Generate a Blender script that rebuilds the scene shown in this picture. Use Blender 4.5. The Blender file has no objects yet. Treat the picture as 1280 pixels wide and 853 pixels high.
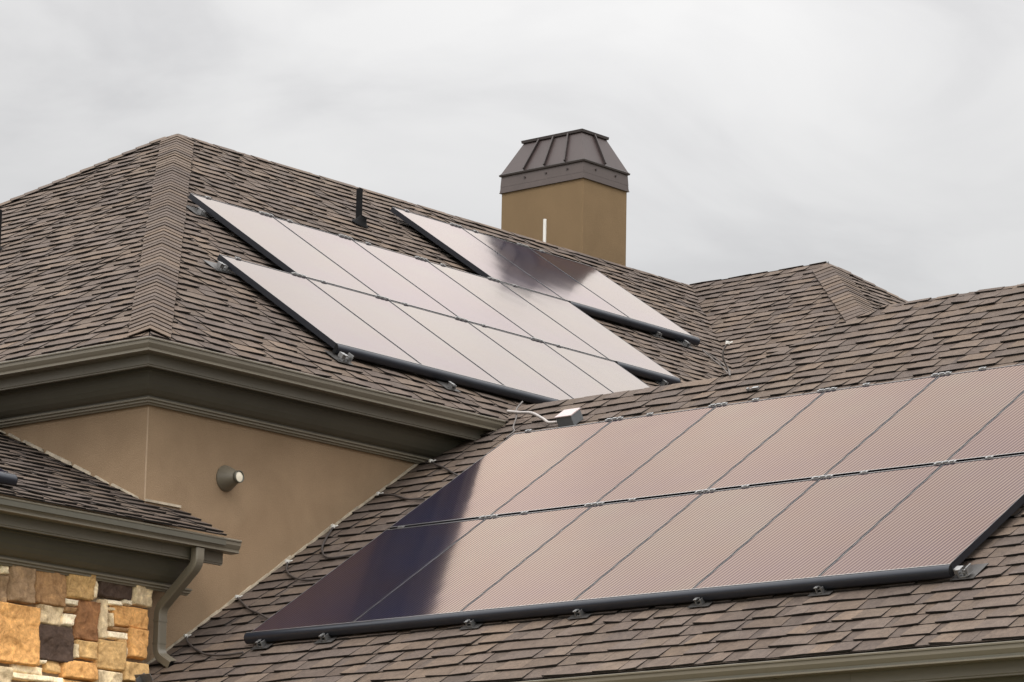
import bpy, bmesh, math, random
from mathutils import Vector, Matrix, noise
random.seed(7)
S = bpy.context.scene
OFF = Vector((0, 0, 7.2))            # everything below is written with the main eave at z = 0; the ground is 7.2 m lower
col = bpy.context.collection

# ------------------------------------------------------------------ materials
def new_mat(name):
    m = bpy.data.materials.new(name); m.use_nodes = True
    nt = m.node_tree; nt.nodes.clear()
    out = nt.nodes.new('ShaderNodeOutputMaterial')
    return m, nt, out
def N(nt, t, **k):
    n = nt.nodes.new(t)
    for a, b in k.items():
        if a in n.inputs: n.inputs[a].default_value = b
        else: setattr(n, a, b)
    return n
def ramp(nt, stops):
    r = nt.nodes.new('ShaderNodeValToRGB')
    while len(r.color_ramp.elements) < len(stops): r.color_ramp.elements.new(.5)
    for e, (p, c) in zip(r.color_ramp.elements, stops):
        e.position = p; e.color = (*c, 1) if len(c) == 3 else c
    return r
def simple(name, c, rough=.5, metal=0, var=.12, scale=3, bump=0, bscale=80, spec=.5, stretch=(1, 1, 1)):
    m, nt, out = new_mat(name)
    b = N(nt, 'ShaderNodeBsdfPrincipled', Roughness=rough, Metallic=metal)
    b.inputs['Specular IOR Level'].default_value = spec
    tc = N(nt, 'ShaderNodeTexCoord'); mp = N(nt, 'ShaderNodeMapping'); mp.inputs['Scale'].default_value = stretch
    nt.links.new(tc.outputs['Object'], mp.inputs[0])
    n = N(nt, 'ShaderNodeTexNoise', Scale=scale, Detail=6.0, Roughness=.6); nt.links.new(mp.outputs[0], n.inputs['Vector'])
    r = ramp(nt, [(.25, [x*(1-var) for x in c]), (.75, [min(1, x*(1+var)) for x in c])])
    nt.links.new(n.outputs['Fac'], r.inputs[0]); nt.links.new(r.outputs[0], b.inputs['Base Color'])
    if bump:
        n2 = N(nt, 'ShaderNodeTexNoise', Scale=bscale, Detail=4.0); nt.links.new(mp.outputs[0], n2.inputs['Vector'])
        bp = N(nt, 'ShaderNodeBump', Strength=bump, Distance=.01); nt.links.new(n2.outputs['Fac'], bp.inputs['Height'])
        nt.links.new(bp.outputs[0], b.inputs['Normal'])
    nt.links.new(b.outputs[0], out.inputs[0])
    return m

def shingle_mat():
    m, nt, out = new_mat('asphalt_shingle')
    b = N(nt, 'ShaderNodeBsdfPrincipled', Roughness=.93); b.inputs['Specular IOR Level'].default_value = .25
    at = N(nt, 'ShaderNodeAttribute'); at.attribute_name = 'tone'
    tc = N(nt, 'ShaderNodeTexCoord')
    g = N(nt, 'ShaderNodeTexNoise', Scale=160.0, Detail=3.0, Roughness=.7); nt.links.new(tc.outputs['Object'], g.inputs['Vector'])
    gr = ramp(nt, [(.3, (.62, .60, .60)), (.5, (1, 1, 1)), (.72, (1.0, 1.0, 1.0))]); nt.links.new(g.outputs['Fac'], gr.inputs[0])
    w = N(nt, 'ShaderNodeTexNoise', Scale=9.0, Detail=5.0, Roughness=.6); nt.links.new(tc.outputs['Object'], w.inputs['Vector'])
    wr = ramp(nt, [(.3, (.78, .76, .75)), (.7, (1, 1, 1))]); nt.links.new(w.outputs['Fac'], wr.inputs[0])
    w2 = N(nt, 'ShaderNodeTexNoise', Scale=.8, Detail=3.0); nt.links.new(tc.outputs['Object'], w2.inputs['Vector'])
    wr2 = ramp(nt, [(.3, (.84, .84, .86)), (.7, (1, .99, .97))]); nt.links.new(w2.outputs['Fac'], wr2.inputs[0])
    a = at.outputs['Color']
    v3 = N(nt, 'ShaderNodeTexNoise', Scale=34.0, Detail=4.0, Roughness=.75); nt.links.new(tc.outputs['Object'], v3.inputs['Vector'])
    vr3 = ramp(nt, [(.3, (.70, .69, .68)), (.5, (.98, .97, .96)), (.72, (1.22, 1.18, 1.12))]); nt.links.new(v3.outputs['Fac'], vr3.inputs[0])
    for x in (gr, wr, wr2, vr3):
        mx = N(nt, 'ShaderNodeMix', data_type='RGBA', blend_type='MULTIPLY'); mx.inputs[0].default_value = 1
        nt.links.new(a, mx.inputs[6]); nt.links.new(x.outputs[0], mx.inputs[7]); a = mx.outputs[2]
    nt.links.new(a, b.inputs['Base Color'])
    bp = N(nt, 'ShaderNodeBump', Strength=.5, Distance=.004); nt.links.new(g.outputs['Fac'], bp.inputs['Height']); nt.links.new(bp.outputs[0], b.inputs['Normal'])
    nt.links.new(b.outputs[0], out.inputs[0])
    return m

def stucco_mat(name, c, c2):
    m, nt, out = new_mat(name)
    b = N(nt, 'ShaderNodeBsdfPrincipled', Roughness=.9); b.inputs['Specular IOR Level'].default_value = .2
    tc = N(nt, 'ShaderNodeTexCoord')
    n1 = N(nt, 'ShaderNodeTexNoise', Scale=1.6, Detail=5.0, Roughness=.55, Distortion=.6); nt.links.new(tc.outputs['Object'], n1.inputs['Vector'])
    r1 = ramp(nt, [(.3, c), (.7, c2)]); nt.links.new(n1.outputs['Fac'], r1.inputs[0])
    mp = N(nt, 'ShaderNodeMapping'); mp.inputs['Scale'].default_value = (2.6, 2.6, .7); nt.links.new(tc.outputs['Object'], mp.inputs[0])
    n2 = N(nt, 'ShaderNodeTexNoise', Scale=1.0, Detail=4.0); nt.links.new(mp.outputs[0], n2.inputs['Vector'])
    r2 = ramp(nt, [(.35, (.92, .915, .91)), (.65, (1, 1, 1))]); nt.links.new(n2.outputs['Fac'], r2.inputs[0])
    n3 = N(nt, 'ShaderNodeTexNoise', Scale=110.0, Detail=4.0, Roughness=.7); nt.links.new(tc.outputs['Object'], n3.inputs['Vector'])
    r3 = ramp(nt, [(.3, (.82, .82, .82)), (.7, (1.06, 1.06, 1.06))]); nt.links.new(n3.outputs['Fac'], r3.inputs[0])
    a = r1.outputs[0]
    for x in (r2, r3):
        mx = N(nt, 'ShaderNodeMix', data_type='RGBA', blend_type='MULTIPLY'); mx.inputs[0].default_value = 1
        nt.links.new(a, mx.inputs[6]); nt.links.new(x.outputs[0], mx.inputs[7]); a = mx.outputs[2]
    nt.links.new(a, b.inputs['Base Color'])
    bp = N(nt, 'ShaderNodeBump', Strength=.6, Distance=.006); nt.links.new(n3.outputs['Fac'], bp.inputs['Height']); nt.links.new(bp.outputs[0], b.inputs['Normal'])
    nt.links.new(b.outputs[0], out.inputs[0])
    return m

def stone_mat():
    m, nt, out = new_mat('ledgestone')
    b = N(nt, 'ShaderNodeBsdfPrincipled', Roughness=.85); b.inputs['Specular IOR Level'].default_value = .3
    at = N(nt, 'ShaderNodeAttribute'); at.attribute_name = 'tone'
    tc = N(nt, 'ShaderNodeTexCoord')
    a = at.outputs['Color']
    n1 = N(nt, 'ShaderNodeTexNoise', Scale=9.0, Detail=7.0, Roughness=.65, Distortion=1.2); nt.links.new(tc.outputs['Object'], n1.inputs['Vector'])
    r1 = ramp(nt, [(.28, (.45, .36, .26)), (.42, (.95, .88, .78)), (.56, (1.2, 1.12, 1.0)), (.68, (1.6, 1.5, 1.28))]); nt.links.new(n1.outputs['Fac'], r1.inputs[0])
    n2 = N(nt, 'ShaderNodeTexNoise', Scale=60.0, Detail=5.0, Roughness=.7); nt.links.new(tc.outputs['Object'], n2.inputs['Vector'])
    r2 = ramp(nt, [(.3, (.72, .7, .68)), (.65, (1.08, 1.08, 1.08))]); nt.links.new(n2.outputs['Fac'], r2.inputs[0])
    for x in (r1, r2):
        mx = N(nt, 'ShaderNodeMix', data_type='RGBA', blend_type='MULTIPLY'); mx.inputs[0].default_value = 1
        nt.links.new(a, mx.inputs[6]); nt.links.new(x.outputs[0], mx.inputs[7]); a = mx.outputs[2]
    nt.links.new(a, b.inputs['Base Color'])
    bp = N(nt, 'ShaderNodeBump', Strength=.7, Distance=.012); nt.links.new(n1.outputs['Fac'], bp.inputs['Height'])
    bp2 = N(nt, 'ShaderNodeBump', Strength=.4, Distance=.004); nt.links.new(n2.outputs['Fac'], bp2.inputs['Height'])
    nt.links.new(bp.outputs[0], bp2.inputs['Normal']); nt.links.new(bp2.outputs[0], b.inputs['Normal'])
    nt.links.new(b.outputs[0], out.inputs[0])
    return m

def glass_mat(name='solar_glass', striped=True):
    # dark navy cells printed with fine conductor lines, under a sheet of glass
    m, nt, out = new_mat(name)
    tc = N(nt, 'ShaderNodeTexCoord'); sx = N(nt, 'ShaderNodeSeparateXYZ'); nt.links.new(tc.outputs['Object'], sx.inputs[0])
    def stripes(sock, freq, duty):
        a = N(nt, 'ShaderNodeMath', operation='MULTIPLY'); a.inputs[1].default_value = freq; nt.links.new(sock, a.inputs[0])
        f = N(nt, 'ShaderNodeMath', operation='FRACT'); nt.links.new(a.outputs[0], f.inputs[0])
        s = N(nt, 'ShaderNodeMath', operation='SUBTRACT'); s.inputs[1].default_value = .5; nt.links.new(f.outputs[0], s.inputs[0])
        ab = N(nt, 'ShaderNodeMath', operation='ABSOLUTE'); nt.links.new(s.outputs[0], ab.inputs[0])
        r = N(nt, 'ShaderNodeMapRange'); r.inputs[1].default_value = .5-duty/2-.12; r.inputs[2].default_value = .5-duty/2+.12
        nt.links.new(ab.outputs[0], r.inputs[0]); return r.outputs[0]
    shx = N(nt, 'ShaderNodeMath', operation='MULTIPLY_ADD'); shx.inputs[1].default_value = -.15; nt.links.new(sx.outputs[1], shx.inputs[0]); nt.links.new(sx.outputs[0], shx.inputs[2])
    st = stripes(shx.outputs[0], 29, STRIPE_DUTY)
    w = N(nt, 'ShaderNodeTexNoise', Scale=1.3, Detail=2.0); nt.links.new(tc.outputs['Object'], w.inputs['Vector'])
    cellc = ramp(nt, [(.35, (.003, .005, .020)), (.65, (.008, .005, .012))]); nt.links.new(w.outputs['Fac'], cellc.inputs[0])
    cm = N(nt, 'ShaderNodeMix', data_type='RGBA'); (nt.links.new(st, cm.inputs[0]) if striped else None); cm.inputs[0].default_value = .15; nt.links.new(cellc.outputs[0], cm.inputs[6]); cm.inputs[7].default_value = (.034, .031, .036, 1)
    d = N(nt, 'ShaderNodeBsdfDiffuse'); nt.links.new(cm.outputs[2], d.inputs[0])
    fr = N(nt, 'ShaderNodeFresnel', IOR=GLASS_IOR)
    tint = ramp(nt, [(.33, (.93, .70, .61)), (.5, (.96, .735, .62)), (.67, (.97, .78, .64))] if striped else [(.33, (.91, .80, .77)), (.5, (.92, .83, .77)), (.67, (.93, .85, .77))])
    w3 = N(nt, 'ShaderNodeTexNoise', Scale=.9, Detail=2.0); nt.links.new(tc.outputs['Object'], w3.inputs['Vector'])
    oi = N(nt, 'ShaderNodeObjectInfo'); 
    ad = N(nt, 'ShaderNodeMath', operation='MULTIPLY_ADD'); ad.inputs[1].default_value = .20; nt.links.new(oi.outputs['Random'], ad.inputs[0]); 
    sb = N(nt, 'ShaderNodeMath', operation='SUBTRACT'); sb.inputs[1].default_value = .10; nt.links.new(w3.outputs['Fac'], sb.inputs[0]); nt.links.new(sb.outputs[0], ad.inputs[2])
    nt.links.new(ad.outputs[0], tint.inputs[0])
    g = N(nt, 'ShaderNodeBsdfGlossy', Roughness=.10); 
    tm = N(nt, 'ShaderNodeMix', data_type='RGBA', blend_type='MULTIPLY'); tm.inputs[0].default_value = 1.0 if striped else 0.0; nt.links.new(tint.outputs[0], tm.inputs[6])
    sc_ = ramp(nt, [(0, (.74, .72, .70)), (1, (1.30, 1.32, 1.28))]); nt.links.new(st, sc_.inputs[0]); nt.links.new(sc_.outputs[0], tm.inputs[7]); nt.links.new(tm.outputs[2], g.inputs[0])
    # faint waviness of the tempered sheet
    wv = N(nt, 'ShaderNodeTexNoise', Scale=2.2, Detail=1.0); nt.links.new(tc.outputs['Object'], wv.inputs['Vector'])
    bp = N(nt, 'ShaderNodeBump', Strength=.12, Distance=.01); nt.links.new(wv.outputs['Fac'], bp.inputs['Height'])
    nt.links.new(bp.outputs[0], g.inputs['Normal'])
    mix = N(nt, 'ShaderNodeMixShader'); nt.links.new(fr.outputs[0], mix.inputs[0]); nt.links.new(d.outputs[0], mix.inputs[1]); nt.links.new(g.outputs[0], mix.inputs[2])
    nt.links.new(mix.outputs[0], out.inputs[0])
    return m
STRIPE_DUTY = .36; GLASS_IOR = 1.44

MAT = dict(
    shingle=shingle_mat(),
    deck=simple('roof_deck', (.03, .027, .025), .9),
    stucco=stucco_mat('tan_stucco', (.226, .156, .096), (.282, .199, .125)),
    chimney=stucco_mat('ochre_stucco', (.150, .102, .055), (.178, .121, .066)),
    bead=simple('pale_stucco_edge', (.30, .22, .145), .9),
    trim=simple('taupe_painted_metal', (.122, .107, .080), .42, 0, .06, 2, .05, 30),
    fascia=simple('taupe_painted_wood', (.100, .089, .067), .55, 0, .07, 3, .08, 40, stretch=(1, 1, 6)),
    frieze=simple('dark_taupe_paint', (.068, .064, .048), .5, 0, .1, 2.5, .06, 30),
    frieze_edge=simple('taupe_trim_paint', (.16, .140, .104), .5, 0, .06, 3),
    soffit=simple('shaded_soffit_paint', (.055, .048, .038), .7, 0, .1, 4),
    stone=stone_mat(),
    mortar=simple('stone_joint', (.24, .19, .13), .95, 0, .3, 20, .5, 60),
    glass=glass_mat(), glass_plain=glass_mat('plain_solar_glass', False),
    frame=simple('black_anodised_frame', (.010, .011, .015), .42, .25, .1, 5, spec=.35),
    edge=simple('painted_edge_highlight', (.30, .29, .29), .35, .6, .1, 20),  # bright colour stands in for the highlight on black frame edges
    skirt=simple('dark_grey_skirt', (.016, .019, .027), .36, .3, .12, 4),
    silver=simple('mill_aluminium', (.24, .24, .24), .42, .8, .2, 30),
    galv=simple('galvanised_flashing', (.05, .047, .045), .5, .5, .2, 20),
    bronze=simple('bronze_sheet_metal', (.032, .020, .019), .5, .1, .15, 4, .05, 8),
    collar=simple('taupe_sheet_metal', (.062, .047, .043), .5, .2, .12, 4),
    bronze_dark=simple('dark_bronze_seam', (.035, .027, .026), .5, .4, .1, 8),
    black=simple('black_painted_pipe', (.006, .006, .0065), .8, 0, .2, 10, spec=.12),
    white=simple('white_pvc', (.52, .51, .48), .4, 0, .05, 10),
    cream=simple('cream_lamp_mouth', (.62, .57, .46), .5, 0, .06, 30),
    cable=simple('dark_cable', (.035, .028, .026), .6, 0, .2, 10),
    cable2=simple('grey_brown_cable', (.075, .064, .058), .6, 0, .2, 10),
    conduit=simple('pale_conduit', (.26, .235, .22), .4, .2, .1, 10),
    boxgrey=simple('grey_box_paint', (.10, .105, .11), .5, .1, .1, 10),
    boxlid=simple('pale_lid', (.34, .275, .27), .45, 0, .06, 10),
    flash=simple('pale_flashing', (.33, .28, .21), .6, 0, .45, 14),
    windowglass=simple('window_glass', (.02, .025, .03), .08, 0, .1, 2),
)

# ------------------------------------------------------------------ mesh helpers
class MB:
    def __init__(s): s.v = []; s.f = []; s.c = []; s.m = []; s.smooth = []
    def add(s, verts, faces, c=None, mi=0, sm=False):
        o = len(s.v); s.v.extend(Vector(v) for v in verts)
        for i, f in enumerate(faces):
            s.f.append([o+k for k in f]); s.c.append(c if not isinstance(c, list) else c[i]); s.m.append(mi); s.smooth.append(sm)
    def box(s, a, b, X=None, **k):
        x0, y0, z0 = a; x1, y1, z1 = b
        v = [Vector(p) for p in ((x0,y0,z0),(x1,y0,z0),(x1,y1,z0),(x0,y1,z0),(x0,y0,z1),(x1,y0,z1),(x1,y1,z1),(x0,y1,z1))]
        if X is not None: v = [X @ p for p in v]
        s.add(v, [(0,3,2,1),(4,5,6,7),(0,1,5,4),(1,2,6,5),(2,3,7,6),(3,0,4,7)], **k)
    def poly(s, pts, X=None, **k):
        v = [Vector(p) for p in pts]
        if X is not None: v = [X @ p for p in v]
        s.add(v, [tuple(range(len(v)))], **k)
    def prism(s, pts, vec, X=None, **k):           # pts: closed 3-D polygon, extruded by vec
        n = len(pts); v = [Vector(p) for p in pts] + [Vector(p)+Vector(vec) for p in pts]
        if X is not None: v = [X @ p for p in v]
        s.add(v, [tuple(range(n))[::-1], tuple(range(n, 2*n))]+[(i, (i+1) % n, n+(i+1) % n, n+i) for i in range(n)], **k)
    def tube(s, path, r, seg=10, X=None, caps=True, shape=None, **k):
        P = [Vector(p) for p in path]
        if X is not None: P = [X @ p for p in P]
        rr = r if isinstance(r, (list, tuple)) else [r]*len(P)
        rings = []; up = None
        for i, p in enumerate(P):
            t = (P[min(i+1, len(P)-1)]-P[max(i-1, 0)]).normalized()
            if up is None:
                up = Vector((0, 0, 1)) if abs(t.z) < .9 else Vector((0, 1, 0))
            a = (up - t*up.dot(t)).normalized(); b = t.cross(a); up = a
            if shape: ring = [p+a*x+b*y for x, y in shape]
            else: ring = [p+a*rr[i]*math.cos(2*math.pi*j/seg)+b*rr[i]*math.sin(2*math.pi*j/seg) for j in range(seg)]
            rings.append(ring)
        n = len(rings[0]); v = [q for ring in rings for q in ring]; f = []
        for i in range(len(rings)-1):
            for j in range(n): f.append((i*n+j, i*n+(j+1) % n, (i+1)*n+(j+1) % n, (i+1)*n+j))
        k.setdefault('sm', not shape); s.add(v, f, **k)
        if caps:
            k2 = dict(k); k2['sm'] = False
            s.add(rings[0], [tuple(range(n))[::-1]], **k2); s.add(rings[-1], [tuple(range(n))], **k2)
    def lathe(s, prof, X, seg=24, **k):            # prof: (r, z) along local z
        v = []; f = []
        for r, z in prof:
            for j in range(seg): v.append(X @ Vector((r*math.cos(2*math.pi*j/seg), r*math.sin(2*math.pi*j/seg), z)))
        for i in range(len(prof)-1):
            for j in range(seg): f.append((i*seg+j, i*seg+(j+1) % seg, (i+1)*seg+(j+1) % seg, (i+1)*seg+j))
        k.setdefault('sm', True); s.add(v, f, **k)
    def sweep(s, prof, path, X=None, **k):         # prof (outward, z) closed, path 2-D
        pts = [Vector(p) for p in path]; rings = []
        for i, p in enumerate(pts):
            ns = []
            if i > 0: d = (p-pts[i-1]).normalized(); ns.append(Vector((d.y, -d.x)))
            if i < len(pts)-1: d = (pts[i+1]-p).normalized(); ns.append(Vector((d.y, -d.x)))
            n = ns[0] if len(ns) == 1 else (ns[0]+ns[1])/(1+ns[0].dot(ns[1]))
            rings.append([Vector((p.x+n.x*d, p.y+n.y*d, z)) for d, z in prof])
        n = len(prof); v = [q for r in rings for q in r]; f = []
        for i in range(len(rings)-1):
            for j in range(n): f.append((i*n+j, i*n+(j+1) % n, (i+1)*n+(j+1) % n, (i+1)*n+j))
        f.append(tuple(range(n))); f.append(tuple(reversed(range((len(rings)-1)*n, len(rings)*n))))
        s.add(v, f, **k)
    def build(s, name, mats, parent=None, loc=None, label=None, weld=False, bevel=0, top=False):
        org = Vector(loc) if loc is not None else (parent['_org_v'] if False else Vector((0, 0, 0)))
        me = bpy.data.meshes.new(name)
        me.from_pydata([tuple(v-org) for v in s.v], [], s.f)
        for m in (mats if isinstance(mats, (list, tuple)) else [mats]): me.materials.append(MAT[m])
        me.polygons.foreach_set('material_index', s.m); me.polygons.foreach_set('use_smooth', s.smooth)
        if any(c is not None for c in s.c):
            a = me.color_attributes.new('tone', 'FLOAT_COLOR', 'CORNER'); buf = []
            for p, c in zip(me.polygons, s.c):
                buf.extend((*(c or (.1, .1, .1)), 1)*p.loop_total)
            a.data.foreach_set('color', buf)
        me.update()
        if weld or bevel or not any(c is not None for c in s.c):
            bm = bmesh.new(); bm.from_mesh(me)
            if weld: bmesh.ops.remove_doubles(bm, verts=bm.verts, dist=1e-5)
            bmesh.ops.recalc_face_normals(bm, faces=bm.faces); bm.to_mesh(me); bm.free()
        o = bpy.data.objects.new(name, me); col.objects.link(o)
        if bevel:
            md = o.modifiers.new('soft_edges', 'BEVEL'); md.width = bevel; md.segments = 2; md.limit_method = 'ANGLE'
        if label: o['label'] = label
        if parent is not None: o.parent = parent; o.location = org
        else: o.location = org + OFF
        return o

def thing(name, label, cat, loc=(0, 0, 0), group=None, mat=None):
    o = bpy.data.objects.new(name, None); col.objects.link(o); o.empty_display_size = .2
    if mat is not None: o.matrix_world = Matrix.Translation(OFF) @ mat
    else: o.location = Vector(loc)+OFF
    o['label'] = label; o['category'] = cat
    if group: o['group'] = group
    return o
def tag(o, label, cat, group=None, kind=None):
    if label: o['label'] = label
    if cat: o['category'] = cat
    if group: o['group'] = group
    if kind: o['kind'] = kind
    return o

# ------------------------------------------------------------------ measured layout
T, T1 = .66943, .66473
A_ = 5.272; OV = .443; X0 = 3.983; WV = 13.07; Y2 = 3.434; XE = -.07; XK = 4.281; XR = 5.205
NF, NS = math.hypot(1, T), math.hypot(1, T1)
def frame(o, u, v, w):
    m = Matrix.Identity(4)
    for i, a in enumerate((u, v, w)):
        for j in range(3): m[j][i] = a[j]
    for j in range(3): m[j][3] = o[j]
    return m
FF = frame((0, 0, 0), (1, 0, 0), (0, 1/NF, T/NF), (0, -T/NF, 1/NF))                    # front slope: u = x, v = y*NF
FL = frame((0, 0, 0), (0, -1, 0), (1/NF, 0, T/NF), (-T/NF, 0, 1/NF))                   # left slope: u = -y, v = x*NF
FS = frame((X0, 0, 0), (0, -1, 0), (1/NS, 0, T1/NS), (-T1/NS, 0, 1/NS))                # near wing: u = -y, v = (x-X0)*NS
FS2 = frame((WV-A_, 0, 0), (0, -1, 0), (1/NF, 0, T/NF), (-T/NF, 0, 1/NF))              # far wing, left slope
F2F = frame((0, Y2-A_, 0), (1, 0, 0), (0, 1/NF, T/NF), (0, -T/NF, 1/NF))               # far wing, hip end
TP = .43; NP = math.hypot(1, TP); ZC = -1.105
FP_ = frame((0, OV, ZC), (1, 0, 0), (0, 1/NP, TP/NP), (0, -TP/NP, 1/NP))               # porch roof: u = x, v = (y-OV)*NP

def clip(poly, cl):                                     # Sutherland-Hodgman, cl convex and counter-clockwise
    out = poly
    for i in range(len(cl)):
        a, b = cl[i], cl[(i+1) % len(cl)]; ex, ey = b[0]-a[0], b[1]-a[1]
        def side(p): return ex*(p[1]-a[1])-ey*(p[0]-a[0])
        inp, out = out, []
        for j in range(len(inp)):
            p, q = inp[j], inp[(j+1) % len(inp)]; sp, sq = side(p), side(q)
            if sp >= 0: out.append(p)
            if (sp >= 0) != (sq >= 0):
                t = sp/(sp-sq); out.append((p[0]+(q[0]-p[0])*t, p[1]+(q[1]-p[1])*t))
        if len(out) < 3: return []
    return out
def ccw(p):
    a = sum(p[i][0]*p[(i+1) % len(p)][1]-p[(i+1) % len(p)][0]*p[i][1] for i in range(len(p)))
    return p if a > 0 else p[::-1]

PAL0 = [(.124, .094, .076), (.110, .086, .073), (.134, .104, .083), (.094, .075, .066), (.144, .112, .088), (.114, .092, .080), (.130, .097, .074), (.100, .081, .073), (.160, .119, .088), (.118, .093, .080)]
PAL = [tuple(.121*.42*(1, .775, .63)[i]/1.0+c[i]*.58 for i in range(3)) for c in PAL0]
EDGE = (.022, .019, .017)
def tone(k=1.0):
    c = random.choice(PAL); f = random.uniform(.86, 1.12)*k
    return tuple(x*f for x in c)
def shingles(mb, X, poly, e=.147, phase=0., rnd=1, k=1.0):
    poly = ccw(poly); rs = random.Random(rnd)
    vs = [p[1] for p in poly]; us = [p[0] for p in poly]
    mb.poly([(u, v, 0) for u, v in poly], X=X, c=(.03, .026, .024))
    j0 = math.floor((min(vs)-phase)/e); j1 = math.ceil((max(vs)-phase)/e)
    def slab(u0, u1, v0, v1, hb, ht, th, c, sk0=0, sk1=0, wob=0):
        w = rs.uniform(-wob, wob); w2 = rs.uniform(-wob, wob); cu = rs.uniform(-.004, .005); um = (u0+u1)/2; uw = max(.05, u1-u0)
        q = clip([(u0-sk0, v0+w), (u1+sk1, v0+w2), (u1, v1), (u0, v1)], poly)
        if len(q) < 3: return
        lift = rs.uniform(-.001, .003)
        def h(v, u): return ht+(hb+lift-ht+cu*(u-um)/uw*2*(1 if th > .0095 else 0))*max(0, min(1.1, (v1-v)/(v1-v0)))
        n = len(q); V = [X @ Vector((u, v, h(v, u))) for u, v in q]+[X @ Vector((u, v, h(v, u)-th)) for u, v in q]
        mb.add(V, [tuple(range(n))]+[(i, n+i, n+(i+1) % n, (i+1) % n) for i in range(n)], c=[c]+[EDGE]*n)
    for j in range(j0, j1):
        v0 = phase+j*e; v1 = v0+e
        row = clip([(min(us), v0), (max(us), v0), (max(us), v1), (min(us), v1)], poly)
        if not row: continue
        a, b = min(p[0] for p in row)-.3, max(p[0] for p in row)+.3
        x = a-rs.uniform(0, .9); 
        while x < b:                                   # base layer
            f_ = k*.86*rs.uniform(.9, 1.08); c = tuple(q*f_ for q in rs.choice(PAL)); slab(x, x+.95, v0, v1+.01, .0115, .004, .009, c, wob=.001); x += .952
        x = a-rs.uniform(0, .4); wob = .0055
        while x < b:                                   # raised tabs
            w = rs.choice((.13, .17, .2, .23, .27, .31, .17, .21))*rs.uniform(.9, 1.1)
            f_ = k*rs.uniform(.86, 1.14); c = tuple(q*f_ for q in rs.choice(PAL))
            if w > .3 and rs.random() < .5:
                f_ = k*rs.uniform(.86, 1.14); c2 = tuple(q*f_ for q in rs.choice(PAL)); s = w*rs.uniform(.35, .65)
                slab(x, x+s, v0-.004, v1+.008, .0215, .007, .010, c, .008, 0, wob*.3); slab(x+s+.001, x+w, v0-.004, v1+.008, .022, .007, .010, c2, 0, .008, wob*.3)
            else: slab(x, x+w, v0-.004, v1+.008, .0215, .007, .010, c, .008, .008, wob)
            x += w+rs.choice((.005, .07, .10, .15, .19, .07, .005))*rs.uniform(.8, 1.2)
def caps(mb, a, b, n1, n2, half=.15, e=.14, k=1., rnd=3, drop=1., lift=0.):
    # overlapping cap shingles from the low/near end a to b; n1, n2 = normals of the two slopes
    rs = random.Random(rnd); a, b = Vector(a), Vector(b); d = (b-a); L = d.length; d.normalize(); n1, n2 = Vector(n1).normalized(), Vector(n2).normalized()
    s1 = n1.cross(d).normalized(); s2 = n2.cross(d).normalized(); up = (n1+n2).normalized()
    if s1.dot(up) > 0: s1 = -s1
    if s2.dot(up) > 0: s2 = -s2
    if s1.dot(s2) > .9: s2 = -s2
    for i in range(int(L/e)):
        o = a+d*(i*e); jj = rs.uniform(-.003, .003); f_ = k*rs.uniform(.88, 1.06); c = tuple(q*f_ for q in rs.choice(PAL)); jj += rs.uniform(-.004, .004)
        def ring(t, h):
            p = o+d*t; r = []
            for s_, n_, f in ((s1, n1, 1.), (s1, n1, .55), (s1, n1, .18)): r.append(p+s_*(half*f+jj)+n_*h)
            r.append(p+up*(h+.002))
            for s_, n_, f in ((s2, n2, .18), (s2, n2, .55), (s2, n2, 1.)): r.append(p+s_*(half*f-jj)+n_*h)
            return r
        q0 = rs.uniform(-.002, .003); r0 = ring(-.004, .037+lift+q0); r1 = ring(e+.012, .029+lift); r2 = ring(-.004, .031+lift+q0); r3 = ring(e+.012, .020+lift); m = len(r0)
        mb.add(r0+r1+r2+r3, [(q, q+1, m+q+1, m+q) for q in range(m-1)]+[(q+1, q, 2*m+q, 2*m+q+1) for q in range(m-1)]+[(0, m, 3*m, 2*m), (m-1, 2*m-1, 4*m-1, 3*m-1)],
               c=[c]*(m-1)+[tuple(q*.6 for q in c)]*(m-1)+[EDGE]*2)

# ------------------------------------------------------------------ the house
GZ = -7.2
house = thing('house', 'tan stucco house with steep brown shingle roofs, stone facing and a chimney', 'house', (OV, OV, GZ))
HO = Vector((OV, OV, GZ))
def hb(mb, name, mats, label=None, parent=None, **k):   # house part: mesh written in world numbers, origin at the house base
    for i, v in enumerate(mb.v): mb.v[i] = v-HO
    return mb.build(name, mats, parent or house, loc=(0, 0, 0), label=label, **k)

nF, nL = (0, -T, 1), (-T, 0, 1)
# main roof
mb = MB()
shingles(mb, FF, [(.014, .014*NF), (WV-A_+.02, .0*NF+.014), (WV, A_*NF), (A_, A_*NF)], rnd=11, phase=.04)
shingles(mb, FL, [(-.014, .014*NF), (-A_, A_*NF), (-2*A_, .014*NF)], rnd=12, phase=.04)
mb.poly([(0, 2*A_, 0), (WV, 2*A_, 0), (WV, A_, A_*T), (A_, A_, A_*T)], c=(.1, .08, .07))          # rear slope
roof = hb(mb, 'roof', 'shingle', 'tall main hip roof carrying the upper array of panels')
mb = MB(); caps(mb, (.10, .10, .10*T), (A_-.05, A_-.05, (A_-.05)*T), nF, nL, half=.155, e=.120, rnd=5)
hb(mb, 'hip_cap', 'shingle', parent=roof)
mb = MB(); caps(mb, (WV-.05, A_, A_*T-.02), (A_+.1, A_, A_*T-.02), nF, (0, T, 1), half=.13, e=.14, rnd=6, lift=-.012)
hb(mb, 'ridge_cap', 'shingle', parent=roof)
mb = MB(); caps(mb, (.0, 2*A_, 0), (A_-.05, A_+.05, (A_-.05)*T), nL, (0, T, 1), half=.12, e=.14, rnd=7, lift=-.002)
hb(mb, 'hip_cap', 'shingle', parent=roof)
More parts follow.
